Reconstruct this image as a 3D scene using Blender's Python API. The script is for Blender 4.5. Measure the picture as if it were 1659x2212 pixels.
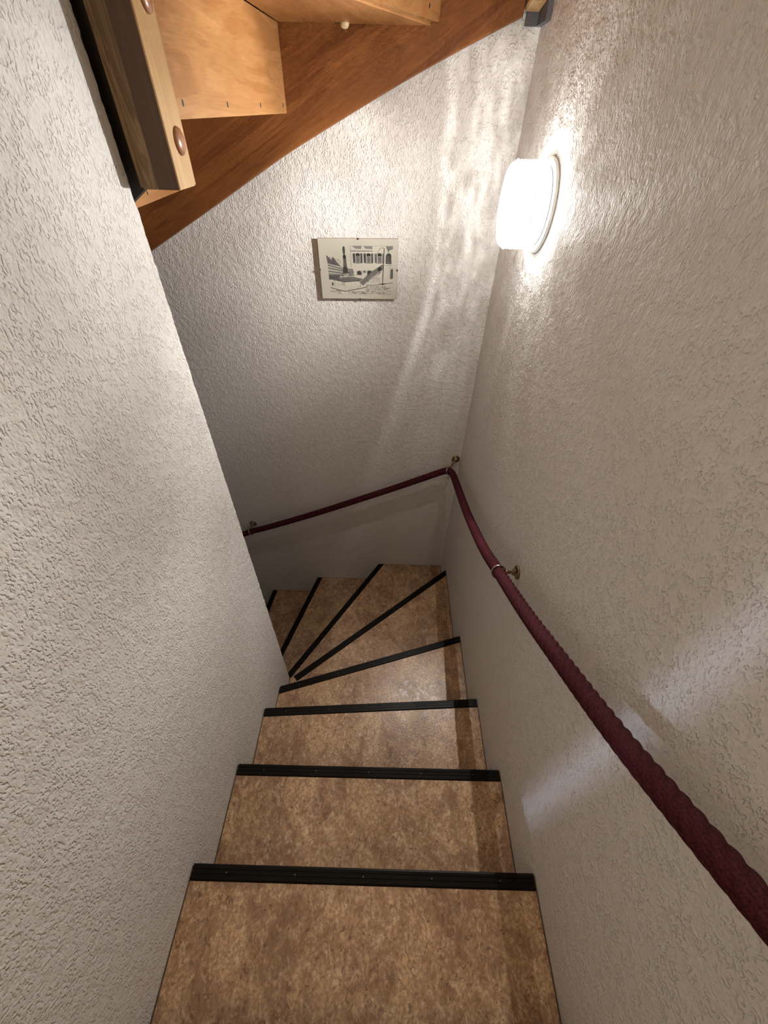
import bpy, bmesh, math, random
from mathutils import Vector, Matrix

random.seed(7)
scene = bpy.context.scene
for o in list(bpy.data.objects):
    bpy.data.objects.remove(o)

# ------------------------------------------------------------------ key dimensions (metres)
A = 0.4614      # left wall face at x = -A
B = 0.4079      # right wall face at x = +B
D = 1.8034      # back wall face at y = D
YE = 0.907      # the left wall ends here, the stair turns left behind it
RISE = 0.175
CAM_Z = 1.1976

# ------------------------------------------------------------------ camera
cam_d = bpy.data.cameras.new('camera')
cam = bpy.data.objects.new('camera', cam_d)
scene.collection.objects.link(cam)
r_ = Vector((0.99961, 0.01940, 0.02000)); f_ = Vector((-0.0001, 0.71963, -0.69436))
r_.normalize(); f_.normalize()
u_ = r_.cross(f_); u_.normalize(); r_ = f_.cross(u_)
M = Matrix((r_, u_, -f_)).transposed().to_4x4()
M.translation = Vector((0, 0, CAM_Z))
cam.matrix_world = M
cam_d.sensor_fit = 'VERTICAL'
cam_d.sensor_height = 36.0
cam_d.sensor_width = 27.0
cam_d.lens = 36.0 * 877.9 / 2212.0
cam_d.clip_start = 0.01
scene.camera = cam

# ------------------------------------------------------------------ world, lights, exposure
world = bpy.data.worlds.new('world'); scene.world = world
world.use_nodes = True
world.node_tree.nodes['Background'].inputs[0].default_value = (0.9, 0.95, 1.0, 1)
world.node_tree.nodes['Background'].inputs[1].default_value = 0.02

LAMP = (0.352, 1.372, 1.036)
LAMP_POWER = 80.0
TREAD_BOOST = 5.0
T_SIDE, T_FRONT, T_BACK, RING = 0.125, 0.95, 0.50, 1.8
FILL_POWER = 9.0
STRIP_POWER = 0.046

def add_light(name, kind, loc, energy, color, target=None, **kw):
    ld = bpy.data.lights.new(name, kind)
    ld.energy = energy; ld.color = color
    for k, v in kw.items():
        setattr(ld, k, v)
    lo = bpy.data.objects.new(name, ld)
    scene.collection.objects.link(lo)
    lo.location = loc
    if target is not None:
        d = Vector(target) - Vector(loc)
        lo.rotation_euler = d.to_track_quat('-Z', 'Y').to_euler()
    return lo

# unseen warm fill added behind the camera to brighten the right wall
add_light('landing_fill_light', 'POINT', (-0.34, -0.60, 1.75), FILL_POWER, (1.0, 0.78, 0.47), shadow_soft_size=0.20)
# unseen area light added for assumed daylight, a tall strip on the right wall
add_light('assumed_daylight_strip', 'AREA', (-0.35, -0.377, 0.62), STRIP_POWER, (0.62, 0.74, 1.0),
          target=(B, 0.237, 0.36), shape='RECTANGLE', size=0.045, size_y=1.10, spread=math.radians(4.0))

scene.cycles.max_bounces = 6
scene.cycles.diffuse_bounces = 4
scene.cycles.glossy_bounces = 2
scene.cycles.use_adaptive_sampling = True
scene.cycles.adaptive_threshold = 0.1
scene.cycles.adaptive_min_samples = 12
scene.cycles.sample_clamp_indirect = 4.0
scene.view_settings.view_transform = 'Standard'
scene.view_settings.look = 'None'
scene.view_settings.exposure = 0.0
scene.view_settings.gamma = 1.0
scene.view_settings.use_curve_mapping = False

# ------------------------------------------------------------------ node helpers
class NT:
    def __init__(self, name):
        self.m = bpy.data.materials.new(name)
        self.m.use_nodes = True
        self.t = self.m.node_tree
        self.t.nodes.clear()
        self.out = self.t.nodes.new('ShaderNodeOutputMaterial')
    def n(self, kind, **kw):
        nd = self.t.nodes.new(kind)
        for k, v in kw.items():
            setattr(nd, k, v)
        return nd
    def l(self, a, b):
        self.t.links.new(a, b)
    def put(self, sock, v):
        if isinstance(v, (int, float, tuple, list)):
            sock.default_value = v
        else:
            self.l(v, sock)
    def math(self, op, a, b=None, c=None, clamp=False):
        nd = self.n('ShaderNodeMath', operation=op); nd.use_clamp = clamp
        self.put(nd.inputs[0], a)
        if b is not None: self.put(nd.inputs[1], b)
        if c is not None: self.put(nd.inputs[2], c)
        return nd.outputs[0]
    def dot(self, a, v):
        nd = self.n('ShaderNodeVectorMath', operation='DOT_PRODUCT')
        self.put(nd.inputs[0], a); nd.inputs[1].default_value = v
        return nd.outputs['Value']
    def comb(self, x, y, z):
        nd = self.n('ShaderNodeCombineXYZ')
        for i, v in enumerate((x, y, z)): self.put(nd.inputs[i], v)
        return nd.outputs[0]
    def noise(self, vec, scale, detail=2.0, rough=0.5, dist=0.0):
        nd = self.n('ShaderNodeTexNoise')
        if vec is not None: self.l(vec, nd.inputs['Vector'])
        nd.inputs['Scale'].default_value = scale
        nd.inputs['Detail'].default_value = detail
        nd.inputs['Roughness'].default_value = rough
        nd.inputs['Distortion'].default_value = dist
        return nd.outputs[0]
    def smooth(self, v, lo, hi, a=0.0, b=1.0):
        nd = self.n('ShaderNodeMapRange', interpolation_type='SMOOTHSTEP')
        self.put(nd.inputs['Value'], v)
        self.put(nd.inputs['From Min'], lo); self.put(nd.inputs['From Max'], hi)
        self.put(nd.inputs['To Min'], a); self.put(nd.inputs['To Max'], b)
        return nd.outputs[0]
    def mixc(self, fac, a, b, mode='MIX'):
        nd = self.n('ShaderNodeMix', data_type='RGBA', blend_type=mode)
        self.put(nd.inputs[0], fac); self.put(nd.inputs[6], a); self.put(nd.inputs[7], b)
        return nd.outputs[2]
    def coords(self):
        return self.n('ShaderNodeTexCoord').outputs['Object']
    def bsdf(self, color, rough=0.6, metal=0.0, normal=None, spec=0.5, sheen=0.0):
        p = self.n('ShaderNodeBsdfPrincipled')
        self.put(p.inputs['Base Color'], color)
        self.put(p.inputs['Roughness'], rough)
        p.inputs['Metallic'].default_value = metal
        p.inputs['Specular IOR Level'].default_value = spec
        if sheen:
            p.inputs['Sheen Weight'].default_value = sheen
        if normal is not None: self.l(normal, p.inputs['Normal'])
        self.l(p.outputs[0], self.out.inputs[0])
        return p
    def bump(self, h, dist, strength=1.0):
        nd = self.n('ShaderNodeBump')
        nd.inputs['Distance'].default_value = dist
        nd.inputs['Strength'].default_value = strength
        self.l(h, nd.inputs['Height'])
        return nd.outputs[0]

def plaster():
    t = NT('rough_trowelled_plaster')
    co = t.coords()
    st = t.n('ShaderNodeVectorMath', operation='MULTIPLY'); t.l(co, st.inputs[0]); st.inputs[1].default_value = (1.0, 1.0, 0.72)
    n1 = t.noise(st.outputs[0], 215, 1.5, 0.55)
    pits = t.smooth(n1, 0.30, 0.53)                       # flat trowelled tops with short pits between
    dens = t.smooth(t.noise(co, 55, 0.0), 0.30, 0.66, 0.3, 1.0)
    h = t.math('ADD', t.math('MULTIPLY', pits, dens), t.math('MULTIPLY', n1, 0.55))
    nor = t.bump(h, 0.0016, 1.0)
    t.bsdf((0.745, 0.715, 0.682, 1), 0.62, normal=nor, spec=0.25)
    return t.m

def flat_paint(name, col, rough=0.8):
    t = NT(name)
    co = t.coords()
    c = t.mixc(t.noise(co, 6, 3), tuple(0.9 * v for v in col[:3]) + (1,), col)
    t.bsdf(c, rough)
    return t.m

def vinyl():
    t = NT('mottled_brown_vinyl')
    co = t.coords()
    geo = t.n('ShaderNodeObjectInfo')
    off = t.n('ShaderNodeVectorMath', operation='ADD'); t.l(co, off.inputs[0])
    shift = t.comb(t.math('MULTIPLY', geo.outputs['Random'], 7.0), t.math('MULTIPLY', geo.outputs['Random'], 3.0), 0.0)
    t.l(shift, off.inputs[1])
    v = off.outputs[0]
    st = t.n('ShaderNodeVectorMath', operation='MULTIPLY'); t.l(v, st.inputs[0]); st.inputs[1].default_value = (1.0, 0.8, 1.0)
    sv = st.outputs[0]
    big = t.noise(sv, 11, 4.0, 0.62, 0.8)
    mid = t.noise(sv, 42, 5.0, 0.66, 0.9)
    fine = t.noise(sv, 150, 3.0, 0.65, 0.4)
    spots = t.noise(sv, 75, 3.0, 0.7, 1.4)
    c = t.mixc(t.smooth(big, 0.36, 0.66), (0.32, 0.172, 0.095, 1), (0.60, 0.385, 0.212, 1))
    c = t.mixc(t.smooth(mid, 0.44, 0.72, 0.0, 0.75), c, (0.78, 0.56, 0.36, 1))
    c = t.mixc(t.smooth(fine, 0.40, 0.62, 0.55, 0.0), c, (0.20, 0.105, 0.055, 1))
    c = t.mixc(t.smooth(spots, 0.57, 0.66, 0.0, 0.75), c, (0.13, 0.062, 0.034, 1))
    h = t.math('ADD', t.noise(v, 120, 3.0, 0.6), t.math('MULTIPLY', mid, 0.6))
    nor = t.bump(h, 0.0009, 0.6)
    t.bsdf(c, t.smooth(mid, 0.3, 0.7, 0.26, 0.44), normal=nor, spec=0.5)
    return t.m

def wood(name, along, across, light, dark, bands=0.0, scale=1.0, rough=0.42, halves=None, ringy=0.0):
    t = NT(name)
    co = t.coords()
    al = Vector(along).normalized(); ac = Vector(across).normalized(); th = al.cross(ac)
    u = t.dot(co, al); v = t.dot(co, ac); w = t.dot(co, th)
    seed = 0.0
    if bands:
        lam = t.math('FLOOR', t.math('MULTIPLY', v, bands))
        wn = t.n('ShaderNodeTexWhiteNoise', noise_dimensions='1D'); t.l(lam, wn.inputs['W'])
        seed = t.math('MULTIPLY', wn.outputs['Value'], 3.0)
        u = t.math('ADD', u, seed)
    g = t.comb(t.math('MULTIPLY', u, 1.6 * scale), t.math('MULTIPLY', v, 15 * scale), t.math('MULTIPLY', w, 15 * scale))
    n = t.noise(g, 1.0, 4.0, 0.55, 0.9)
    fib = t.noise(t.comb(t.math('MULTIPLY', u, 12.0), t.math('MULTIPLY', v, 260.0), t.math('MULTIPLY', w, 260.0)), 1.0, 2.0)
    rings = t.math('SINE', t.math('MULTIPLY', n, 42.0))
    f = t.math('ADD', t.math('MULTIPLY', n, 0.9), t.math('ADD', t.math('MULTIPLY', fib, 0.26), t.math('MULTIPLY', rings, 0.05 + ringy)))
    f = t.smooth(f, 0.32, 0.88)
    c = t.mixc(f, dark, light)
    if bands:
        c = t.mixc(t.math('MULTIPLY', wn.outputs['Value'], 0.30), c, dark)
    nor = t.bump(fib, 0.0004, 0.4)
    t.bsdf(c, rough, normal=nor, spec=0.4)
    return t.m

def metal(name, col, rough):
    t = NT(name)
    co = t.coords()
    c = t.mixc(t.noise(co, 60, 3), tuple(0.75 * v for v in col[:3]) + (1,), col)
    t.bsdf(c, rough, metal=1.0)
    return t.m

def rope_mat():
    t = NT('burgundy_rope_fibre')
    uv = t.n('ShaderNodeUVMap'); uv.uv_map = 'UVMap'
    sep = t.n('ShaderNodeSeparateXYZ'); t.l(uv.outputs[0], sep.inputs[0])
    # fine yarns run along each strand, opposite to the lay
    s = t.math('ADD', t.math('MULTIPLY', sep.outputs[0], 4.0), t.math('MULTIPLY', sep.outputs[1], 150.0))
    yarn = t.math('SINE', t.math('MULTIPLY', s, 6.2832))
    fuzz = t.noise(t.coords(), 420, 3.0, 0.6)
    h = t.math('ADD', t.math('MULTIPLY', yarn, 0.13), t.math('MULTIPLY', fuzz, 1.3))
    nor = t.bump(h, 0.0012, 0.8)
    c = t.mixc(t.smooth(t.math('ADD', t.math('MULTIPLY', yarn, 0.05), fuzz), 0.3, 0.75), (0.027, 0.0024, 0.0046, 1), (0.092, 0.0105, 0.019, 1))
    t.bsdf(c, 0.75, normal=nor, spec=0.18)
    return t.m

def glass_shade():
    """Pressed clear-glass drum: lets the bulb's light through unevenly (rippled glass) and glows itself."""
    t = NT('rippled_lamp_glass')
    co = t.coords()
    dv = t.n('ShaderNodeVectorMath', operation='SUBTRACT'); t.l(co, dv.inputs[0]); dv.inputs[1].default_value = LAMP
    sep = t.n('ShaderNodeSeparateXYZ'); t.l(dv.outputs[0], sep.inputs[0])
    x, y, z = sep.outputs
    r = t.math('SQRT', t.math('ADD', t.math('MULTIPLY', y, y), t.math('MULTIPLY', z, z)))
    r = t.math('ADD', r, 0.0015)
    c = t.math('DIVIDE', t.math('MULTIPLY', x, -1.0), r)      # 0 = sideways, grows towards the front
    cs = t.math('DIVIDE', y, r); sn = t.math('DIVIDE', z, r)
    # fine ripples run round the drum; slow unevenness of the pressing
    rip = t.noise(t.comb(t.math('MULTIPLY', c, 34.0), t.math('MULTIPLY', cs, 5.0), t.math('MULTIPLY', sn, 5.0)), 1.0, 2.0, 0.6)
    slow = t.noise(t.comb(t.math('MULTIPLY', c, 2.2), t.math('MULTIPLY', cs, 2.4), t.math('MULTIPLY', sn, 2.4)), 1.0, 1.0)
    # the rim between the drum's side and its front gathers the light in a ring
    c0 = t.math('ADD', t.math('MULTIPLY', t.math('MULTIPLY', cs, cs), 0.12), 0.285)
    c0 = t.math('ADD', c0, t.math('MULTIPLY', t.math('SUBTRACT', slow, 0.5), 0.09))
    dc = t.math('SUBTRACT', c, c0)
    front = t.smooth(dc, 0.0, 1.1, T_SIDE, T_FRONT)
    front = t.math('MULTIPLY', front, t.smooth(c, -0.25, 0.15, T_BACK, 1.0))
    side = t.smooth(dc, -0.03, 0.05, 1.0, 0.0)
    # extra transmission added towards the upper steps, to brighten the treads
    front = t.math('MULTIPLY', front, t.math('ADD', 1.0, t.math('MULTIPLY', t.smooth(cs, 0.25, -0.45, 0.0, TREAD_BOOST), t.math('MULTIPLY', t.smooth(dc, 0.0, 0.6, 1.0, 0.0), t.smooth(c, -0.04, 0.03)))))
    ripv = t.smooth(rip, 0.42, 0.60, 0.62, 1.75)
    mod = t.math('ADD', t.math('MULTIPLY', side, t.math('SUBTRACT', ripv, 0.82)), t.smooth(slow, 0.32, 0.68, 0.70, 1.10))
    ring = t.math('POWER', 2.718, t.math('MULTIPLY', t.math('MULTIPLY', dc, dc), -2200.0))
    seg = t.smooth(sn, -0.45, -0.78, 0.30, 1.0)
    mod = t.math('ADD', mod, t.math('MULTIPLY', t.math('MULTIPLY', ring, seg), RING))
    shade_up = t.math('MULTIPLY', t.smooth(sn, 0.30, 0.50), t.math('MULTIPLY', t.smooth(c, 0.60, 0.72), t.smooth(c, 1.5, 2.2, 1.0, 0.0)))  # dimmed upwards to imitate the shadow across the overhead stringer
    mod = t.math('MULTIPLY', mod, t.math('SUBTRACT', 1.0, t.math('MULTIPLY', shade_up, 0.5)))
    tr = t.math('MULTIPLY', front, mod, clamp=True)
    tp = t.n('ShaderNodeBsdfTransparent')
    t.l(t.comb(tr, tr, tr), tp.inputs['Color'])
    p = t.n('ShaderNodeBsdfPrincipled')
    p.inputs['Base Color'].default_value = (0.9, 0.95, 0.95, 1)
    p.inputs['Roughness'].default_value = 0.15
    p.inputs['Emission Color'].default_value = (1.0, 1.0, 0.97, 1)
    glow = t.noise(t.comb(t.math('MULTIPLY', x, 160.0), t.math('MULTIPLY', y, 30.0), t.math('MULTIPLY', z, 150.0)), 1.0, 1.0, 0.6, 0.5)
    t.l(t.smooth(glow, 0.35, 0.6, 1.4, 3.0), p.inputs['Emission Strength'])
    mx = t.n('ShaderNodeMixShader'); mx.inputs[0].default_value = 0.4
    t.l(tp.outputs[0], mx.inputs[1]); t.l(p.outputs[0], mx.inputs[2])
    t.l(mx.outputs[0], t.out.inputs[0])
    t.m.cycles.emission_sampling = 'NONE'
    return t.m

def ink_mat():
    t = NT('ink_on_paper')
    a = t.n('ShaderNodeVertexColor'); a.layer_name = 'ink'
    t.bsdf(a.outputs[0], 0.55)
    return t.m

MAT = {
    'plaster': plaster(),
    'ceiling': flat_paint('white_ceiling_paint', (0.75, 0.73, 0.70, 1)),
    'vinyl': vinyl(),
    'riser': flat_paint('brown_riser_laminate', (0.30, 0.18, 0.10, 1), 0.5),
    'seam': flat_paint('dark_brown_sealant', (0.10, 0.055, 0.03, 1), 0.6),
    'nosing': None,
    'rope': rope_mat(),
    'bronze': metal('antique_bronze', (0.30, 0.22, 0.13, 1), 0.32),
    'ring': metal('brushed_steel_ring', (0.42, 0.38, 0.34, 1), 0.28),
    'shade': glass_shade(),
    'lamp_base': flat_paint('white_enamel', (0.80, 0.80, 0.78, 1), 0.3),
    'lamp_gap': flat_paint('dark_grey_slot_and_screws', (0.07, 0.06, 0.06, 1), 0.5),
    'stringer': wood('varnished_beech_stringer', (0.87, 0, 0.47), (-0.47, 0, 0.87), (0.27, 0.103, 0.028, 1), (0.118, 0.034, 0.007, 1), bands=15.0),
    'riser_wood': wood('varnished_beech_riser', (0, 1, 0), (0, 0, 1), (0.44, 0.230, 0.088, 1), (0.30, 0.130, 0.040, 1), scale=1.2),
    'tread_wood': wood('varnished_beech_tread', (0.2, 1, 0), (1, -0.2, 0), (0.44, 0.215, 0.075, 1), (0.30, 0.122, 0.036, 1), bands=14.0),
    'newel_wood': wood('varnished_beech_newel', (0, 0, 1), (1, 0, 0), (0.56, 0.37, 0.18, 1), (0.42, 0.23, 0.09, 1), scale=1.3),
    'newel_dark': wood('oak_newel_front', (0, 0, 1), (1, 0, 0), (0.31, 0.20, 0.105, 1), (0.150, 0.084, 0.042, 1), scale=3.0, ringy=0.10, rough=0.5),
    'newel_core': wood('shaded_dark_newel_half', (0, 0, 1), (1, 0, 0), (0.115, 0.058, 0.033, 1), (0.066, 0.031, 0.017, 1), scale=1.4, rough=0.5),
    'plug': wood('turned_wood_plug', (0, 0, 1), (0, 1, 0), (0.44, 0.22, 0.115, 1), (0.32, 0.14, 0.07, 1), rough=0.3),
    'plug_pale': wood('pale_wood_plug', (0, 0, 1), (0, 1, 0), (0.80, 0.66, 0.42, 1), (0.66, 0.50, 0.28, 1), rough=0.3),
    'hole': flat_paint('dark_screw_hole', (0.015, 0.01, 0.01, 1), 0.6),
    'gap_shade': flat_paint('shaded_gap_board', (0.022, 0.013, 0.009, 1), 0.6),
    'grey': flat_paint('dark_grey_metal', (0.10, 0.098, 0.105, 1), 0.5),
    'board': flat_paint('brown_hardboard', (0.17, 0.085, 0.045, 1), 0.7),
    'paper': flat_paint('ivory_paper', (0.60, 0.568, 0.485, 1), 0.6),
    'clip': metal('dark_steel_clip', (0.12, 0.11, 0.10, 1), 0.35),
    'ink': ink_mat(),
}
def nosing_mat():
    t = NT('black_vinyl_nosing')
    co = t.coords()
    c = t.mixc(t.noise(co, 40, 3), (0.004, 0.003, 0.0025, 1), (0.010, 0.007, 0.005, 1))
    t.bsdf(c, 0.42, spec=0.12)
    return t.m
MAT['nosing'] = nosing_mat()
def clear_glass():
    t = NT('picture_glass')
    tp = t.n('ShaderNodeBsdfTransparent'); tp.inputs[0].default_value = (0.985, 0.985, 0.98, 1)
    g = t.n('ShaderNodeBsdfGlossy'); g.inputs['Roughness'].default_value = 0.04
    mx = t.n('ShaderNodeMixShader'); mx.inputs[0].default_value = 0.04
    t.l(tp.outputs[0], mx.inputs[1]); t.l(g.outputs[0], mx.inputs[2])
    t.l(mx.outputs[0], t.out.inputs[0])
    return t.m
MAT['glass'] = clear_glass()

# ------------------------------------------------------------------ object helpers
COL = scene.collection
def link(name, me, mat, parent=None, loc=None, rot=None):
    o = bpy.data.objects.new(name, me)
    COL.objects.link(o)
    if mat is not None and len(me.materials) == 0:
        me.materials.append(MAT[mat] if isinstance(mat, str) else mat)
    if loc is not None: o.location = loc
    if rot is not None: o.rotation_euler = rot
    if parent is not None:
        o.parent = parent
        if parent.type == 'EMPTY':
            o.matrix_parent_inverse = Matrix.Translation(-Vector(parent.location))
    return o
def mesh_bm(bm, smooth=False, name='mesh'):
    bmesh.ops.recalc_face_normals(bm, faces=bm.faces)
    me = bpy.data.meshes.new(name)
    bm.to_mesh(me); bm.free()
    if smooth:
        for p in me.polygons: p.use_smooth = True
    return me
def mesh_py(v, f, smooth=False, name='mesh'):
    me = bpy.data.meshes.new(name)
    me.from_pydata(v, [], f)
    bm = bmesh.new(); bm.from_mesh(me); bmesh.ops.recalc_face_normals(bm, faces=bm.faces); bm.to_mesh(me); bm.free()
    if smooth:
        for p in me.polygons: p.use_smooth = True
    return me
def box_me(x0, x1, y0, y1, z0, z1, bevel=0.0):
    bm = bmesh.new()
    bmesh.ops.create_cube(bm, size=1.0)
    for v in bm.verts:
        v.co = Vector(((x0 + x1) / 2 + v.co.x * (x1 - x0), (y0 + y1) / 2 + v.co.y * (y1 - y0), (z0 + z1) / 2 + v.co.z * (z1 - z0)))
    if bevel:
        bmesh.ops.bevel(bm, geom=list(bm.edges), offset=bevel, segments=2, affect='EDGES', profile=0.6)
    return mesh_bm(bm)
def prism_me(poly, z0, z1, bevel=0.0):
    """poly: xy outline extruded from z0 to z1"""
    bm = bmesh.new()
    lo = [bm.verts.new((x, y, z0)) for x, y in poly]
    hi = [bm.verts.new((x, y, z1)) for x, y in poly]
    n = len(poly)
    bm.faces.new(hi); bm.faces.new(lo[::-1])
    for i in range(n):
        bm.faces.new((lo[i], lo[(i + 1) % n], hi[(i + 1) % n], hi[i]))
    if bevel:
        bmesh.ops.bevel(bm, geom=list(bm.edges), offset=bevel, segments=1, affect='EDGES')
    return mesh_bm(bm)
def hexa_me(p, bevel=0.0):
    """8 corners: bottom 4 (ccw) then top 4"""
    bm = bmesh.new()
    v = [bm.verts.new(c) for c in p]
    for q in ((3, 2, 1, 0), (4, 5, 6, 7), (0, 1, 5, 4), (1, 2, 6, 5), (2, 3, 7, 6), (3, 0, 4, 7)):
        bm.faces.new([v[i] for i in q])
    if bevel:
        bmesh.ops.bevel(bm, geom=list(bm.edges), offset=bevel, segments=2, affect='EDGES')
    return mesh_bm(bm)
def lathe_me(profile, axis, origin, seg=32, smooth=True):
    """profile: (distance along axis, radius)"""
    ax = Vector(axis).normalized()
    s = ax.orthogonal().normalized(); t = ax.cross(s)
    bm = bmesh.new(); rings = []
    for h, r in profile:
        c = Vector(origin) + ax * h
        if r < 1e-6:
            rings.append([bm.verts.new(c)])
        else:
            rings.append([bm.verts.new(c + (s * math.cos(2 * math.pi * i / seg) + t * math.sin(2 * math.pi * i / seg)) * r) for i in range(seg)])
    for a, b in zip(rings, rings[1:]):
        for i in range(seg):
            j = (i + 1) % seg
            if len(a) == 1 and len(b) == 1: continue
            if len(a) == 1: bm.faces.new((a[0], b[i], b[j]))
            elif len(b) == 1: bm.faces.new((a[i], a[j], b[0]))
            else: bm.faces.new((a[i], a[j], b[j], b[i]))
    return mesh_bm(bm, smooth)
def thing(name, label, cat, loc, group=None):
    o = bpy.data.objects.new(name, None)
    COL.objects.link(o); o.location = loc
    o.empty_display_size = 0.05
    o['label'] = label; o['category'] = cat
    if group: o['group'] = group
    return o
def sub(name, me, mat, parent):
    """sub-part whose mesh is in world coordinates, under a mesh part that sits at the thing's origin"""
    o = bpy.data.objects.new(name, me)
    COL.objects.link(o)
    if mat is not None and len(me.materials) == 0: me.materials.append(MAT[mat])
    o.parent = parent
    return o
def struct(name, me, mat, label=None):
    o = link(name, me, mat)
    o['kind'] = 'structure'
    if label: o['label'] = label
    return o

# ------------------------------------------------------------------ the setting
ZB, ZT = -2.6, 2.75
struct('wall_right', box_me(B, B + 0.12, -1.7, D + 0.12, ZB, ZT), 'plaster', 'rough plastered wall carrying the lamp and the rope')
struct('wall_back', box_me(-2.7, B, D, D + 0.12, ZB, ZT), 'plaster', 'rough plastered back wall behind the winding steps, with a small print')
# left wall with a slightly rough, rounded end
def left_wall():
    v, f = [], []
    prof = [(-A - 0.12, -1.7), (-A, -1.7), (-A, YE - 0.012), (-A - 0.0012, YE - 0.004), (-A - 0.005, YE), (-A - 0.12, YE)]
    n = len(prof); zs = [ZB + (ZT - ZB) * i / 900 for i in range(901)]
    rnd = random.Random(3)
    prev = [[0.0, 0.0] for _ in prof]
    for z in zs:
        for i, (x, y) in enumerate(prof):
            if i in (2, 3, 4):
                prev[i] = [0.55 * prev[i][0] + rnd.uniform(-0.0007, 0.0007), 0.55 * prev[i][1] + rnd.uniform(-0.0007, 0.0007)]
                x += prev[i][0] * (0.2 if i == 2 else 1.0); y += prev[i][1]
            v.append((x, y, z))
    for k in range(900):
        for i in range(n):
            j = (i + 1) % n
            f.append((k * n + i, k * n + j, (k + 1) * n + j, (k + 1) * n + i))
    f.append(tuple(range(n - 1, -1, -1))); f.append(tuple(900 * n + i for i in range(n)))
    return mesh_py(v, f)
struct('wall_left', left_wall(), 'plaster', 'rough plastered wall on the left, ending where the stair turns')
struct('wall_inner', box_me(-2.7, -A - 0.12, YE - 0.12, YE, ZB, ZT), 'plaster')
struct('wall_end', box_me(-2.82, -2.7, YE - 0.12, D + 0.12, ZB, ZT), 'plaster')
struct('wall_rear', box_me(-A - 0.12, B + 0.12, -1.82, -1.7, ZB, ZT), 'plaster')
struct('ceiling', box_me(-2.82, B + 0.12, -1.82, D + 0.12, ZT, ZT + 0.1), 'ceiling')
struct('floor', box_me(-A, B, -1.7, -0.157, -0.12, 0.0), 'vinyl')

# ------------------------------------------------------------------ the steps going down
stair = thing('winder_staircase', 'narrow winding staircase going down, mottled brown vinyl treads with black ribbed nosings', 'staircase', (0, 0.11, -0.35))
def Z(k): return -k * RISE
# front line of each tread: start (left / inner end), end (right / outer end)
N = {
    1: ((-A, 0.1110), (B, 0.1095)),
    2: ((-A, 0.3776), (B, 0.3805)),
    3: ((-A, 0.6195), (B, 0.6797)),
    4: ((-A, 0.7796), (B, 1.0630)),
    5: ((-0.4392, 0.9079), (B, 1.6250)),
    6: ((-0.5712, YE), (-0.0228, D)),
    7: ((-0.7155, YE), (-0.4680, D)),
    8: ((-0.9300, YE), (-0.8243, D)),
    9: ((-1.1150, YE), (-1.1000, D)),
    10: ((-1.3700, YE), (-1.3670, D)),
}
def off(line, d):
    """shift a front line backwards (towards the upper step) by d"""
    (x0, y0), (x1, y1) = line
    dx, dy = x1 - x0, y1 - y0; L = math.hypot(dx, dy)
    nx, ny = dy / L, -dx / L          # to the right of the direction = uphill side
    return ((x0 + nx * d, y0 + ny * d), (x1 + nx * d, y1 + ny * d))
def meet(line, axis, val):
    (x0, y0), (x1, y1) = line
    if axis == 'x':
        s = (val - x0) / (x1 - x0); return (val, y0 + s * (y1 - y0))
    s = (val - y0) / (y1 - y0); return (x0 + s * (x1 - x0), val)
G = 0.004
START = {k: ('x', -A + G) for k in (1, 2, 3, 4)}
END = {k: ('x', B - G) for k in (1, 2, 3, 4, 5)}
for k in (6, 7, 8, 9, 10): START[k] = ('y', YE + G); END[k] = ('y', D - G)
def ends(k, d):
    ln = off(N[k], d)
    if k == 5: a = ln[0]
    else: a = meet(ln, *START[k])
    return a, meet(ln, *END[k])
UND = -0.018   # treads reach this far under the step above (past its front line, uphill = positive -> negative is downhill)
def tread_poly(k):
    fa, fb = ends(k, 0.004)
    if k == 1:
        return [(-A + G, -0.150), (B - G, -0.150), fb, fa]
    ba, bb = ends(k - 1, 0.02)
    if k == 5:
        return [ba, bb, fb, fa, (-A + G, 0.9)]
    if k == 6:
        return [ba, bb, (B - G, D - G), fb, fa]
    return [ba, bb, fb, fa]
seam_pts = {}
for k in range(1, 11):
    o = link('tread', prism_me(tread_poly(k), Z(k) - 0.032, Z(k), 0.0), 'vinyl', stair)
for k in range(1, 10):
    # riser under each front line
    a0, b0 = ends(k, 0.024); a1, b1 = ends(k, 0.036)
    me = hexa_me([(a1[0], a1[1], Z(k + 1)), (b1[0], b1[1], Z(k + 1)), (b0[0], b0[1], Z(k + 1)), (a0[0], a0[1], Z(k + 1)),
                  (a1[0], a1[1], Z(k) - 0.032), (b1[0], b1[1], Z(k) - 0.032), (b0[0], b0[1], Z(k) - 0.032), (a0[0], a0[1], Z(k) - 0.032)])
    link('riser', me, 'riser', stair)
# brown sealed joint along the walls, seen as a thin dark line beside every tread
def seam(p, q, z, nx, ny):
    w = G
    me = hexa_me([(p[0], p[1], z - 0.012), (q[0], q[1], z - 0.012), (q[0] + nx * w, q[1] + ny * w, z - 0.012), (p[0] + nx * w, p[1] + ny * w, z - 0.012),
                  (p[0], p[1], z - 0.001), (q[0], q[1], z - 0.001), (q[0] + nx * w, q[1] + ny * w, z - 0.001), (p[0] + nx * w, p[1] + ny * w, z - 0.001)])
    link('wall_joint', me, 'seam', stair)
for k in range(1, 6):
    y0 = -0.15 if k == 1 else N[k - 1][1][1] - 0.02
    seam((B - G, y0), (B - G, N[k][1][1]), Z(k), 1, 0)
seam((B - G, N[5][1][1]), (B - G, D), Z(6), 1, 0)
for k in range(1, 5):
    y0 = -0.15 if k == 1 else N[k - 1][0][1] - 0.02
    seam((-A + G, y0), (-A + G, N[k][0][1]), Z(k), -1, 0)
seam((-A + G, N[4][0][1]), (-A + G, YE), Z(5), -1, 0)
for k in range(6, 9):
    x0 = B if k == 6 else N[k - 1][1][0]
    seam((N[k][1][0], D - G), (x0, D - G), Z(k), 0, 1)
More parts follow.
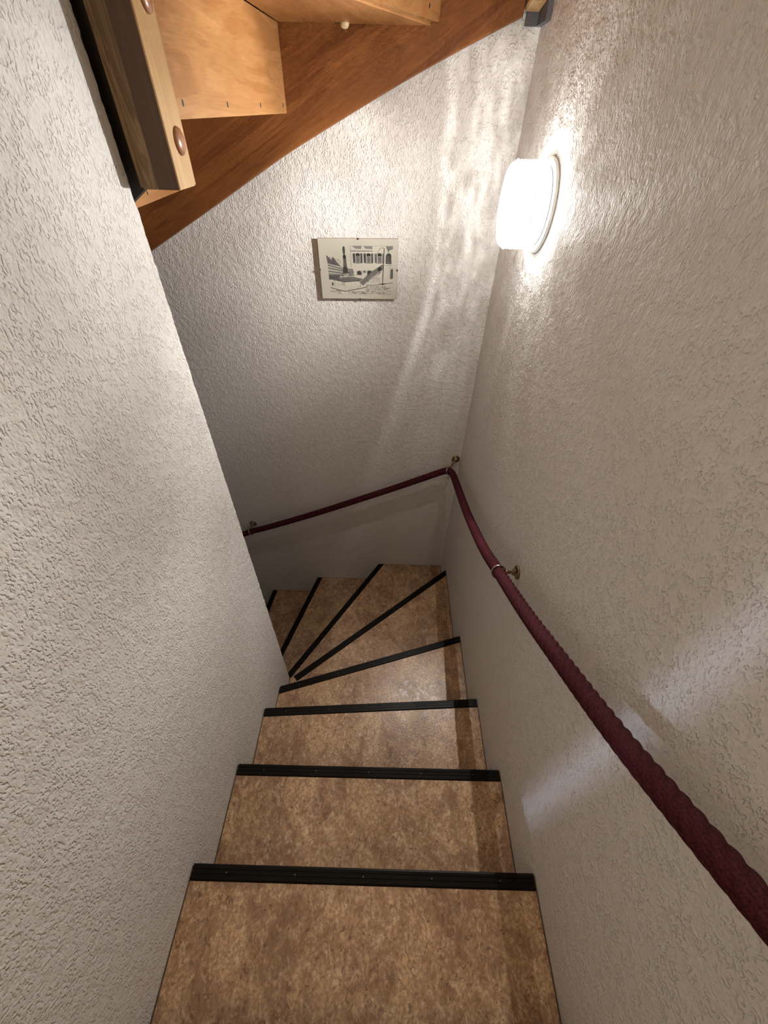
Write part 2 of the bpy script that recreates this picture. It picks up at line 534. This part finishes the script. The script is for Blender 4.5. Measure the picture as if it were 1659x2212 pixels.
# black ribbed nosing strips
W_N = 0.0295
PROF = [(-0.004, -0.024), (-0.004, -0.001), (-0.0028, 0.0022), (0.0, 0.0032), (0.0055, 0.0032), (0.0062, 0.0017), (0.0092, 0.0017), (0.0100, 0.0032),
        (0.0150, 0.0032), (0.0157, 0.0017), (0.0187, 0.0017), (0.0195, 0.0032), (0.0255, 0.0032), (W_N, 0.0004), (W_N, -0.0002), (-0.001, -0.0002), (-0.001, -0.024)]
screw_me = lathe_me([(0.0, 0.0024), (0.0004, 0.0022), (0.0006, 0.0014), (0.0004, 0.0)], (0, 0, 1), (0, 0, 0), 10)
screw_me.materials.append(MAT['lamp_gap'])
for k in range(1, 11):
    v, f = [], []
    for e in (0, 1):
        for d, h in PROF:
            x, y = ends(k, d)[e]
            v.append((x, y, Z(k) + h))
    n = len(PROF)
    for i in range(n):
        j = (i + 1) % n
        f.append((i, j, n + j, n + i))
    f.append(tuple(range(n - 1, -1, -1))); f.append(tuple(range(n, 2 * n)))
    no = link('nosing', mesh_py(v, f), 'nosing', stair)
    if k <= 6:
        a0, b0 = ends(k, 0.0125)
        m = 5 if k <= 4 else 4
        for i in range(m):
            s = (i + 0.5) / m
            so = bpy.data.objects.new('screw', screw_me); COL.objects.link(so)
            so.parent = no
            so.location = (a0[0] + (b0[0] - a0[0]) * s, a0[1] + (b0[1] - a0[1]) * s, Z(k) + 0.003)

# ------------------------------------------------------------------ the wooden flight overhead
up = thing('wooden_upper_staircase', 'varnished wooden stair flight overhead seen from below, with stringer, risers and newel post', 'staircase', (-0.417, 0.96, 1.098))
SY = 1.7684
LOW = [(-1.60, 0.47), (-1.25, 0.645), (-0.8976, 0.8275), (-0.6532, 0.953), (-0.452, 1.0586), (-0.3511, 1.1100), (-0.2246, 1.1690), (-0.0348, 1.2550), (0.08, 1.3045), (0.1895, 1.3491), (0.27, 1.381), (0.3466, 1.4105)]
def catmull(pts, m):
    out = []
    for i in range(len(pts) - 1):
        p0 = pts[max(i - 1, 0)]; p1 = pts[i]; p2 = pts[i + 1]; p3 = pts[min(i + 2, len(pts) - 1)]
        for j in range(m):
            t = j / m
            out.append(tuple(0.5 * ((2 * b) + (c - a) * t + (2 * a - 5 * b + 4 * c - d) * t * t + (-a + 3 * b - 3 * c + d) * t ** 3) for a, b, c, d in zip(p0, p1, p2, p3)))
    out.append(tuple(pts[-1]))
    return out
lowc = catmull(LOW, 6)
v, f = [], []
ch = 0.004
for x, z in lowc:
    v += [(x, SY, z + ch), (x, SY + ch, z), (x, D - 0.0005, z), (x, D - 0.0005, z + 0.42), (x, SY, z + 0.42)]
for i in range(len(lowc) - 1):
    for j in range(5):
        f.append((5 * i + j, 5 * i + (j + 1) % 5, 5 * i + 5 + (j + 1) % 5, 5 * i + 5 + j))
f.append((0, 1, 2, 3, 4)); e5 = 5 * (len(lowc) - 1); f.append((e5 + 4, e5 + 3, e5 + 2, e5 + 1, e5))
link('stringer', mesh_py(v, f), 'stringer', up)
# risers: inner end, outer end (at the stringer), bottom at each end, top
hole_me = lathe_me([(0.0, 0.0), (0.0, 0.0032), (0.0006, 0.0030), (0.0006, 0.0)], (1, 0, 0), (0, 0, 0), 10, False)
hole_me.materials.append(MAT['hole'])
def riser_board(p, q, zp, zq, top, holes=()):
    dx, dy = q[0] - p[0], q[1] - p[1]; L = math.hypot(dx, dy)
    nx, ny = -dy / L * 0.018, dx / L * 0.018     # thickness towards -x
    me = hexa_me([(p[0], p[1], zp), (q[0], q[1], zq), (q[0] + nx, q[1] + ny, zq), (p[0] + nx, p[1] + ny, zp),
                  (p[0], p[1], top), (q[0], q[1], top), (q[0] + nx, q[1] + ny, top), (p[0] + nx, p[1] + ny, top)], 0.0012)
    o = link('riser', me, 'riser_wood', up)
    for s, dz in holes:
        h = bpy.data.objects.new('screw_hole', hole_me); COL.objects.link(h); h.parent = o
        h.location = (p[0] + dx * s, p[1] + dy * s, zp + (zq - zp) * s + dz)
        h.rotation_euler = (0, 0, math.atan2(-dx, dy))
        h.scale = (1, 1, 1.6)
    return o
riser_board((-0.3825, 0.9990), (-0.337, SY - 0.001), 1.1905, 1.2057, 1.3885, ((0.035, 0.021), (0.33, 0.019), (0.65, 0.018), (0.95, 0.018)))
riser_board((-0.370, 0.975), (0.1175, SY - 0.001), 1.3865, 1.3965, 1.5700, ((0.62, 0.022), (0.80, 0.022), (0.93, 0.022)))
riser_board((-0.648, 0.956), (-0.699, SY - 0.001), 1.0165, 1.0180, 1.2050, ((0.30, 0.024), (0.55, 0.022), (0.78, 0.022)))
riser_board((-0.900, 0.956), (-0.935, SY - 0.001), 0.8420, 0.8430, 1.0175)
riser_board((-0.330, 0.960), (0.390, 1.500), 1.5700, 1.5700, 1.7450)
# inner stringer at the left wall's end, near-black to paint the gap's shade
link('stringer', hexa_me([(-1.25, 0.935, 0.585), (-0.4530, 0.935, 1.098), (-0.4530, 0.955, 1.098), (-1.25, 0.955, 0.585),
                          (-1.25, 0.935, 0.98), (-0.4530, 0.935, 1.50), (-0.4530, 0.955, 1.50), (-1.25, 0.955, 0.98)], 0.002), 'gap_shade', up)
# treads (underside heights follow the risers)
def tread_board(poly, z):
    return link('tread', prism_me(poly, z, z + 0.034, 0.002), 'tread_wood', up)
tread_board([(-0.90, 0.956), (-0.668, 0.956), (-0.719, SY - 0.001), (-0.93, SY - 0.001)], 1.0185)
tread_board([(-0.645, 0.956), (-0.454, 0.956), (-0.454, 0.9995), (-0.402, 0.9995), (-0.357, SY - 0.001), (-0.695, SY - 0.001)], 1.2065)
tread_board([(-0.3820, 1.0), (-0.362, 1.005), (0.093, SY - 0.001), (-0.335, SY - 0.001)], 1.3890)
tread_board([(-0.362, 0.985), (0.355, 1.5), (0.345, SY - 0.001), (0.118, SY - 0.001)], 1.5705)
# newel post: two dark laminated halves with the front's shade in their colour, paler lamp-lit side
def newel_half(x0, x1, mat, name, bev):
    bm = bmesh.new()
    bmesh.ops.create_cube(bm, size=1.0)
    y0, y1, z0, z1 = 0.921, 0.9985, 1.0985, 2.4
    for vv in bm.verts:
        vv.co = Vector(((x0 + x1) / 2 + vv.co.x * (x1 - x0), (y0 + y1) / 2 + vv.co.y * (y1 - y0), (z0 + z1) / 2 + vv.co.z * (z1 - z0)))
    ed = [e for e in bm.edges if all(abs(w.co.z - z0) < 1e-5 for w in e.verts) and (abs(e.verts[0].co.x - e.verts[1].co.x) > 1e-4
          or (bev == 'l' and e.verts[0].co.x < (x0 + x1) / 2) or (bev == 'r' and e.verts[0].co.x > (x0 + x1) / 2))]
    bmesh.ops.bevel(bm, geom=ed, offset=0.0018 if bev == 'r' else 0.003, segments=2, affect='EDGES')
    return link(name, mesh_bm(bm), mat, up)
newel_half(-0.4525, -0.4215, 'newel_dark', 'newel_lamination', 'l')
newel_half(-0.4215, -0.3840, 'newel_core', 'newel_lamination', 'm')
post = newel_half(-0.3840, -0.3815, 'newel_wood', 'newel_post', 'r')
post['label'] = 'light wooden side of the newel post'
for (py, pz) in ((0.9665, 1.1630), (0.9700, 1.3260)):
    prof = [(-0.001, 0.0), (-0.001, 0.0185), (0.0012, 0.0198), (0.0036, 0.0185), (0.0062, 0.0135), (0.0076, 0.007), (0.0080, 0.0)]
    sub('plug_cap', lathe_me(prof, (1, 0, 0), (-0.3815, py, pz), 28), 'plug', post)
# plug under the tread beside the stringer, and a dark knot next to it
link('plug_cap', lathe_me([(-0.001, 0.0), (-0.001, 0.0125), (0.003, 0.0132), (0.009, 0.0105), (0.012, 0.005), (0.0125, 0.0)], (0, -0.25, -1), (-0.1476, 1.750, 1.3895), 24), 'plug_pale', up)
link('screw_hole', lathe_me([(0.0, 0.0), (0.0, 0.0042), (0.001, 0.004), (0.001, 0.0)], (0, 0, -1), (-0.1715, 1.752, 1.3892), 12, False), 'hole', up)
# corner post and the grey metal angle below it
link('corner_post', hexa_me([(0.350, 1.716, 1.4325), (0.3945, 1.716, 1.4325), (0.3945, 1.789, 1.4215), (0.350, 1.789, 1.4215),
                             (0.350, 1.716, 2.0), (0.3945, 1.716, 2.0), (0.3945, 1.789, 2.0), (0.350, 1.789, 2.0)], 0.003), 'newel_wood', up)
bm = bmesh.new()
pts = [(0.3606, D - 0.0005), (0.3606, 1.789), (0.3935, 1.789), (0.3935, 1.699), (B - 0.0005, 1.699), (B - 0.0005, D - 0.0005)]
lo = [bm.verts.new((x, y, 1.3965)) for x, y in pts]; hi = [bm.verts.new((x, y, 1.56)) for x, y in pts]
bm.faces.new(lo[::-1]); bm.faces.new(hi)
for i in range(6): bm.faces.new((lo[i], lo[(i + 1) % 6], hi[(i + 1) % 6], hi[i]))
link('angle_bracket', mesh_bm(bm), 'grey', up)

# ------------------------------------------------------------------ wall lamp
lamp = thing('wall_lamp', 'glowing white drum lamp of rippled glass on the right wall', 'lamp', (B, LAMP[1], LAMP[2]))
base = link('base', lathe_me([(0.0, 0.0), (0.0, 0.104), (0.006, 0.104), (0.009, 0.100), (0.009, 0.0)], (-1, 0, 0), (B, LAMP[1], LAMP[2]), 64), 'lamp_base', lamp)
link('slot_shade_ring', lathe_me([(0.009, 0.070), (0.009, 0.088), (0.0135, 0.088), (0.0135, 0.070)], (-1, 0, 0), (B, LAMP[1], LAMP[2]), 64), 'lamp_gap', lamp)  # dark ring added so the slot behind the glass looks shaded
def shade_mesh():
    rnd = random.Random(5)
    prof = []
    R = 0.096
    for i in range(0, 22):
        h = 0.0200 + (0.098 - 0.0200) * i / 21
        prof.append((h, R + 0.0012 * math.sin(i * 2.4) + rnd.uniform(-0.0006, 0.0006) + (0.0 if i < 20 else -0.003)))
    prof += [(0.103, 0.089), (0.105, 0.080), (0.106, 0.06), (0.1063, 0.03), (0.1065, 0.0)]
    me = lathe_me(prof, (-1, 0, 0), (B, LAMP[1], LAMP[2]), 72)
    for vv in me.vertices:
        d = Vector(vv.co) - Vector((B, LAMP[1], LAMP[2]))
        r = math.hypot(d.y, d.z)
        if r > 0.05:
            k = 1 + 0.006 * math.sin(math.atan2(d.z, d.y) * 23 + d.x * 90)
            vv.co.y = LAMP[1] + d.y * k; vv.co.z = LAMP[2] + d.z * k
    return me
link('glass_shade', shade_mesh(), 'shade', lamp)
bulb = add_light('lamp_bulb_light', 'POINT', LAMP, LAMP_POWER, (1.0, 0.98, 0.945), shadow_soft_size=0.0035)

# ------------------------------------------------------------------ rope handrail
def rope_path():
    main = [(0.3429, -0.62, 1.24), (0.3429, -0.35, 1.005), (0.3429, -0.12, 0.815), (0.3429, 0.0, 0.722), (0.3429, 0.085, 0.6565), (0.3429, 0.2087, 0.5660),
            (0.3429, 0.3875, 0.4520), (0.3429, 0.5476, 0.3540), (0.3429, 0.7476, 0.2445), (0.3440, 0.9343, 0.1440), (0.3515, 1.2339, 0.0105),
            (0.3570, 1.4863, -0.0790), (0.3570, 1.64, -0.1240), (0.3530, 1.700, -0.1400), (0.3380, 1.728, -0.1500), (0.3100, 1.7384, -0.1640),
            (0.18, 1.7384, -0.2280), (0.0238, 1.7384, -0.3044), (-0.3568, 1.7384, -0.4830), (-0.6533, 1.7384, -0.6120), (-0.8239, 1.7384, -0.6790), (-0.8794, 1.7384, -0.7050), (-1.15, 1.7384, -0.835), (-1.5, 1.7384, -1.0)]
    return [Vector(p) for p in catmull(main, 60)]
def rope_mesh(R=0.0180, strands=5, pitch=0.112, seg=48):
    raw = rope_path()
    # even resampling
    d = [0.0]
    for a, b in zip(raw, raw[1:]): d.append(d[-1] + (b - a).length)
    step = 0.0042; n = int(d[-1] / step); pts = []; j = 0
    for i in range(n + 1):
        s = min(i * step, d[-1] - 1e-6)
        while d[j + 1] < s: j += 1
        t = (s - d[j]) / max(1e-9, d[j + 1] - d[j]); pts.append(raw[j].lerp(raw[j + 1], t))
    v, f, uvs = [], [], []
    up_v = Vector((0, 0, 1)); nrm = None
    for i, p in enumerate(pts):
        tan = (pts[min(i + 1, n)] - pts[max(i - 1, 0)]).normalized()
        if nrm is None: nrm = (up_v - tan * up_v.dot(tan)).normalized()
        else: nrm = (nrm - tan * nrm.dot(tan)).normalized()
        bn = tan.cross(nrm)
        tw = 2 * math.pi * (i * step) / pitch
        for k in range(seg):
            th = 2 * math.pi * k / seg
            ph = ((th - tw) * strands / (2 * math.pi)) % 1.0 - 0.5
            r = R * (0.73 + 0.27 * math.sqrt(max(0.0, 1 - (2 * ph) ** 2 * 0.97)))
            v.append(p + (nrm * math.cos(th) + bn * math.sin(th)) * r)
            uvs.append(((th - tw) * strands / (2 * math.pi), i * step))
    for i in range(n):
        for k in range(seg):
            k2 = (k + 1) % seg
            f.append((i * seg + k, i * seg + k2, (i + 1) * seg + k2, (i + 1) * seg + k))
    me = bpy.data.meshes.new('rope')
    me.from_pydata([tuple(q) for q in v], [], f)
    uvl = me.uv_layers.new(name='UVMap')
    for poly in me.polygons:
        poly.use_smooth = True
        k0 = poly.vertices[0] % seg
        for li in poly.loop_indices:
            vi = me.loops[li].vertex_index
            u, w = uvs[vi]
            if k0 == seg - 1 and vi % seg == 0: u += strands
            uvl.data[li].uv = (u, w)
    me.update()
    return me
rope = link('rope_handrail', rope_mesh(), 'rope')
rope['label'] = 'twisted burgundy rope handrail slung along both walls'
rope['category'] = 'rope'

def torus_me(center, axis, R, r, seg=40, ts=12):
    ax = Vector(axis).normalized(); s = ax.orthogonal().normalized(); t = ax.cross(s)
    v, f = [], []
    for i in range(seg):
        a = 2 * math.pi * i / seg; rad = s * math.cos(a) + t * math.sin(a)
        for j in range(ts):
            b = 2 * math.pi * j / ts
            v.append(tuple(Vector(center) + rad * (R + r * math.cos(b)) + ax * (r * 1.7 * math.sin(b))))
    for i in range(seg):
        for j in range(ts):
            f.append((i * ts + j, ((i + 1) % seg) * ts + j, ((i + 1) % seg) * ts + (j + 1) % ts, i * ts + (j + 1) % ts))
    return mesh_py(v, f, True)
def bracket(label, wall_pt, nrm, ring_c, tan):
    t = thing('rope_bracket', label, 'bracket', wall_pt, 'rope brackets')
    n = Vector(nrm).normalized(); w = Vector(wall_pt)
    link('rosette', lathe_me([(0.0, 0.0), (0.0, 0.0215), (0.003, 0.0215), (0.0055, 0.0195), (0.0062, 0.015), (0.009, 0.0105), (0.016, 0.0085), (0.018, 0.0)], n, w, 36), 'bronze', t)
    d = Vector(ring_c) - w; L = d.length - 0.0215
    link('arm', lathe_me([(0.008, 0.0), (0.008, 0.0072), (0.016, 0.0068), (0.020, 0.0046), (L * 0.62, 0.0042), (L * 0.7, 0.0062), (L, 0.0062), (L, 0.0)], d, w, 24), 'bronze', t)
    link('ring', torus_me(ring_c, tan, 0.0206, 0.0022), 'ring', t)
    return t
bracket('round bronze rope bracket on the right wall below the lamp', (B, 0.7634, 0.2230), (-1, 0, 0), (0.3429, 0.7476, 0.2445), (0, 0.2, -0.105))
bracket('bronze rope bracket in the corner where the rope turns', (0.3830, D, -0.1250), (0, -1, 0), (0.3385, 1.7290, -0.1500), (-0.028, 0.018, -0.012))
bracket('bronze rope bracket on the back wall beside the left wall end', (-0.8344, D, -0.6760), (0, -1, 0), (-0.8350, 1.7384, -0.6840), (-0.2, 0, -0.085))

# ------------------------------------------------------------------ the small framed print
PC = Vector((-0.1243, 1.7860, 0.7757)); PW, PH = 0.3015, 0.2070; TILT = math.radians(0.95)
pic = thing('clip_framed_print', 'small frameless print of an ink drawing with a fountain and an old house', 'picture', PC)
RM = Matrix.Translation(PC) @ Matrix.Rotation(-TILT, 4, 'Y')
def placed(me):
    me.transform(RM); return me
def box_l(x0, x1, y0, y1, z0, z1, bev=0.0):
    return placed(box_me(x0, x1, y0, y1, z0, z1, bev))
link('spacer', box_l(-PW / 2 + 0.004, PW / 2 - 0.02, 0.0045, 0.0172, -PH / 2 + 0.012, PH / 2 - 0.012), 'board', pic)
link('backing_board', box_l(-PW / 2, PW / 2, 0.0012, 0.0045, -PH / 2, PH / 2), 'board', pic)
paper = link('paper', box_l(-PW / 2 + 0.0006, PW / 2 - 0.0006, 0.0004, 0.0012, -PH / 2 + 0.0006, PH / 2 - 0.0006), 'paper', pic)
link('glass_pane', box_l(-PW / 2, PW / 2, -0.0022, -0.0002, -PH / 2, PH / 2), 'glass', pic)
for cx, cz, w, h in ((0.002, PH / 2 - 0.001, 0.004, 0.005), (0.002, -PH / 2 + 0.001, 0.004, 0.005), (PW / 2 - 0.001, 0.0, 0.0035, 0.006), (-PW / 2 + 0.001, 0.0, 0.0035, 0.006)):
    link('clip', box_l(cx - w / 2, cx + w / 2, -0.0034, 0.005, cz - h / 2, cz + h / 2, 0.0006), 'clip', pic)

# ink drawing; coordinates of a 1100 x 840 sheet, y down
INKV, INKF, INKC = [], [], []
def sheet(x, y, lift):
    return ((x / 1100.0 - 0.5) * (PW - 0.004), 0.00036 - lift * 0.00001, (0.5 - y / 840.0) * (PH - 0.004))
INK_ORDER = [0]
def fill(pts, g):
    INK_ORDER[0] += 1
    b = len(INKV); l = min(INK_ORDER[0] * 0.05, 30)
    for x, y in pts: INKV.append(sheet(x, y, l))
    INKF.append(tuple(range(b, b + len(pts)))); INKC.append(g)
def stroke(pts, w, g):
    for (x0, y0), (x1, y1) in zip(pts, pts[1:]):
        L = math.hypot(x1 - x0, y1 - y0)
        if L < 1e-6: continue
        nx, ny = -(y1 - y0) / L * w / 2, (x1 - x0) / L * w / 2
        fill([(x0 + nx, y0 + ny), (x1 + nx, y1 + ny), (x1 - nx, y1 - ny), (x0 - nx, y0 - ny)], g)
rk = random.Random(11)
def hatch(x0, y0, x1, y1, n, ln, w, g0, g1, slope=0.0, sp=0.3):
    for _ in range(n):
        x = rk.uniform(x0, x1); y = rk.uniform(y0, y1); a = slope + rk.uniform(-sp, sp); l = ln * rk.uniform(0.4, 1.2)
        stroke([(x, y), (x + l * math.cos(a), y + l * math.sin(a))], w * rk.uniform(0.6, 1.3), rk.uniform(g0, g1))
def draw():
    # old houses on the left
    fill([(95, 215), (170, 280), (185, 235), (225, 290), (290, 375), (110, 330)], 0.20)
    hatch(100, 230, 250, 330, 30, 60, 4, 0.03, 0.5, 0.75, 0.2)
    for k, y in enumerate((345, 385, 430, 470)):
        fill([(112, y), (330, y + 55 - 12 * k), (330, y + 72 - 12 * k), (112, y + 16)], 0.30)
        stroke([(108, y + 22), (325, y + 78 - 12 * k)], 4, 0.10)
    fill([(112, 495), (275, 495), (275, 560), (112, 560)], 0.26)
    for x in range(122, 275, 22): stroke([(x, 495), (x, 562)], 7, 0.06)
    stroke([(290, 372), (345, 400), (345, 470)], 6, 0.08)
    # fountain column
    fill([(335, 105), (352, 92), (362, 105), (368, 150), (360, 210), (340, 210), (330, 150)], 0.12)
    fill([(333, 212), (372, 212), (378, 262), (330, 262)], 0.05)
    fill([(336, 262), (374, 262), (384, 380), (330, 380)], 0.22)
    hatch(338, 265, 366, 380, 22, 40, 4, 0.03, 0.4, 1.57, 0.1)
    fill([(328, 380), (388, 380), (398, 470), (320, 470)], 0.10)
    fill([(392, 400), (470, 405), (478, 500), (400, 500)], 0.42)
    hatch(300, 440, 470, 540, 46, 36, 5, 0.04, 0.5, 0.3, 0.9)
    for k in range(4):
        stroke([(300 - 8 * k, 490 + 16 * k), (480 + 6 * k, 492 + 15 * k)], 4, 0.15)
    # basin
    fill([(170, 555), (330, 592), (560, 570), (598, 545), (470, 520), (300, 530)], 0.30)
    hatch(200, 545, 540, 580, 34, 60, 4, 0.05, 0.4, 0.1, 0.2)
    stroke([(168, 558), (330, 596), (566, 574), (600, 545)], 8, 0.04)
    stroke([(186, 570), (194, 672)], 4, 0.15); stroke([(338, 600), (340, 700)], 3, 0.3); stroke([(566, 580), (566, 680)], 4, 0.12)
    hatch(215, 600, 330, 670, 16, 34, 3, 0.2, 0.5, 0.2, 0.8)
    hatch(360, 610, 550, 680, 12, 40, 3, 0.3, 0.5, 1.3, 0.5)
    stroke([(130, 680), (335, 735), (560, 690), (650, 670)], 9, 0.04)
    fill([(150, 600), (172, 605), (172, 650), (150, 645)], 0.08)
    # the house
    stroke([(440, 90), (1040, 90)], 3, 0.35); stroke([(440, 90), (445, 390)], 4, 0.22)
    fill([(465, 92), (600, 92), (590, 130), (520, 128)], 0.40); fill([(630, 94), (750, 94), (750, 132), (655, 128)], 0.42)
    stroke([(445, 160), (755, 160)], 7, 0.16); stroke([(445, 150), (755, 150)], 3, 0.3)
    for x, w in ((478, 1), (630, 1), (785, 1)):
        fill([(x - 8, 195), (x + 28, 188), (x + 28, 325), (x - 2, 318)], 0.12 if x < 700 else 0.28)
        fill([(x + 100, 190), (x + 130, 190), (x + 130, 322), (x + 100, 325)], 0.16 if x < 700 else 0.34)
        fill([(x + 36, 225), (x + 36, 196), (x + 62, 184), (x + 94, 196), (x + 94, 225)], 0.04)
        fill([(x + 36, 226), (x + 94, 226), (x + 94, 318), (x + 36, 318)], 0.38)
        stroke([(x + 65, 226), (x + 65, 318)], 5, 0.10); stroke([(x + 36, 270), (x + 94, 270)], 4, 0.14)
        stroke([(x + 28, 325), (x + 102, 325)], 6, 0.10)
        hatch(x - 4, 200, x + 20, 310, 10, 26, 3, 0.03, 0.3, 1.57, 0.2)
    for x0, x1, y0, y1 in ((525, 588, 430, 490), (612, 645, 428, 452), (672, 735, 425, 500)):
        fill([(x0, y1), (x0, y0 + 12), ((x0 + x1) / 2, y0), (x1, y0 + 12), (x1, y1)], 0.09)
        stroke([(x0 - 8, y1 + 8), (x0 - 8, y0), (x1 + 8, y0), (x1 + 8, y1 + 8), (x0 - 8, y1 + 8)], 3, 0.25)
    hatch(480, 170, 780, 480, 40, 26, 2, 0.38, 0.55, 0.1, 0.6)
    # stair ramp and oval opening
    fill([(560, 600), (720, 455), (880, 345), (905, 340), (905, 400), (740, 520), (600, 640)], 0.33)
    hatch(580, 440, 850, 620, 60, 46, 4, 0.05, 0.42, -0.75, 0.5)
    stroke([(560, 600), (720, 455), (890, 345)], 5, 0.08); stroke([(600, 645), (760, 515), (905, 405)], 5, 0.12)
    fill([(820, 425), (828, 388), (855, 372), (880, 385), (872, 418), (845, 436)], 0.06)
    # lamp post
    stroke([(890, 640), (902, 400), (915, 120)], 11, 0.08)
    stroke([(914, 125), (900, 112), (860, 118), (832, 150), (826, 200), (830, 250)], 5, 0.14)
    # tower on the right
    fill([(935, 330), (938, 215), (960, 188), (990, 185), (1014, 205), (1018, 335)], 0.10)
    hatch(945, 220, 1000, 320, 22, 26, 4, 0.25, 0.6, 1.2, 0.6)
    fill([(940, 92), (1035, 92), (1035, 130), (985, 150), (945, 130)], 0.36)
    fill([(965, 130), (978, 128), (978, 172), (966, 172)], 0.10)
    stroke([(930, 355), (1030, 350)], 4, 0.2); stroke([(998, 370), (1000, 545)], 4, 0.2)
    fill([(1005, 545), (1008, 420), (1025, 395), (1042, 410), (1042, 540)], 0.20)
    # ground
    stroke([(650, 635), (760, 640), (880, 625), (1040, 600)], 7, 0.07)
    fill([(830, 622), (905, 610), (990, 608), (900, 632)], 0.14)
    hatch(640, 650, 1000, 760, 120, 34, 4, 0.16, 0.5, -0.15, 0.5)
    hatch(380, 730, 640, 775, 60, 40, 4, 0.2, 0.5, 0.0, 0.3)
    hatch(120, 710, 260, 770, 14, 60, 4, 0.15, 0.45, 0.3, 0.2)
    # scribbled caption
    x = 640
    while x < 1010:
        if not (770 < x < 800):
            y = 768 + rk.uniform(-5, 5)
            stroke([(x, y + rk.uniform(-8, 8)), (x + 5, y + rk.uniform(-14, 6)), (x + 9, y + rk.uniform(-4, 10)), (x + 14, y + rk.uniform(-8, 8))], 3, 0.22)
        x += rk.uniform(13, 20)
    # sepia wash of a few planes
draw()
ime = bpy.data.meshes.new('ink')
ime.from_pydata([tuple(c) for c in INKV], [], INKF)
ca = ime.color_attributes.new('ink', 'FLOAT_COLOR', 'CORNER')
for poly, g in zip(ime.polygons, INKC):
    g = 0.62 * g ** 1.15
    for li in poly.loop_indices:
        ca.data[li].color = (g, g * 0.95, g * 0.92, 1)
ime.transform(RM)
sub_o = link('ink_drawing', ime, 'ink', pic)
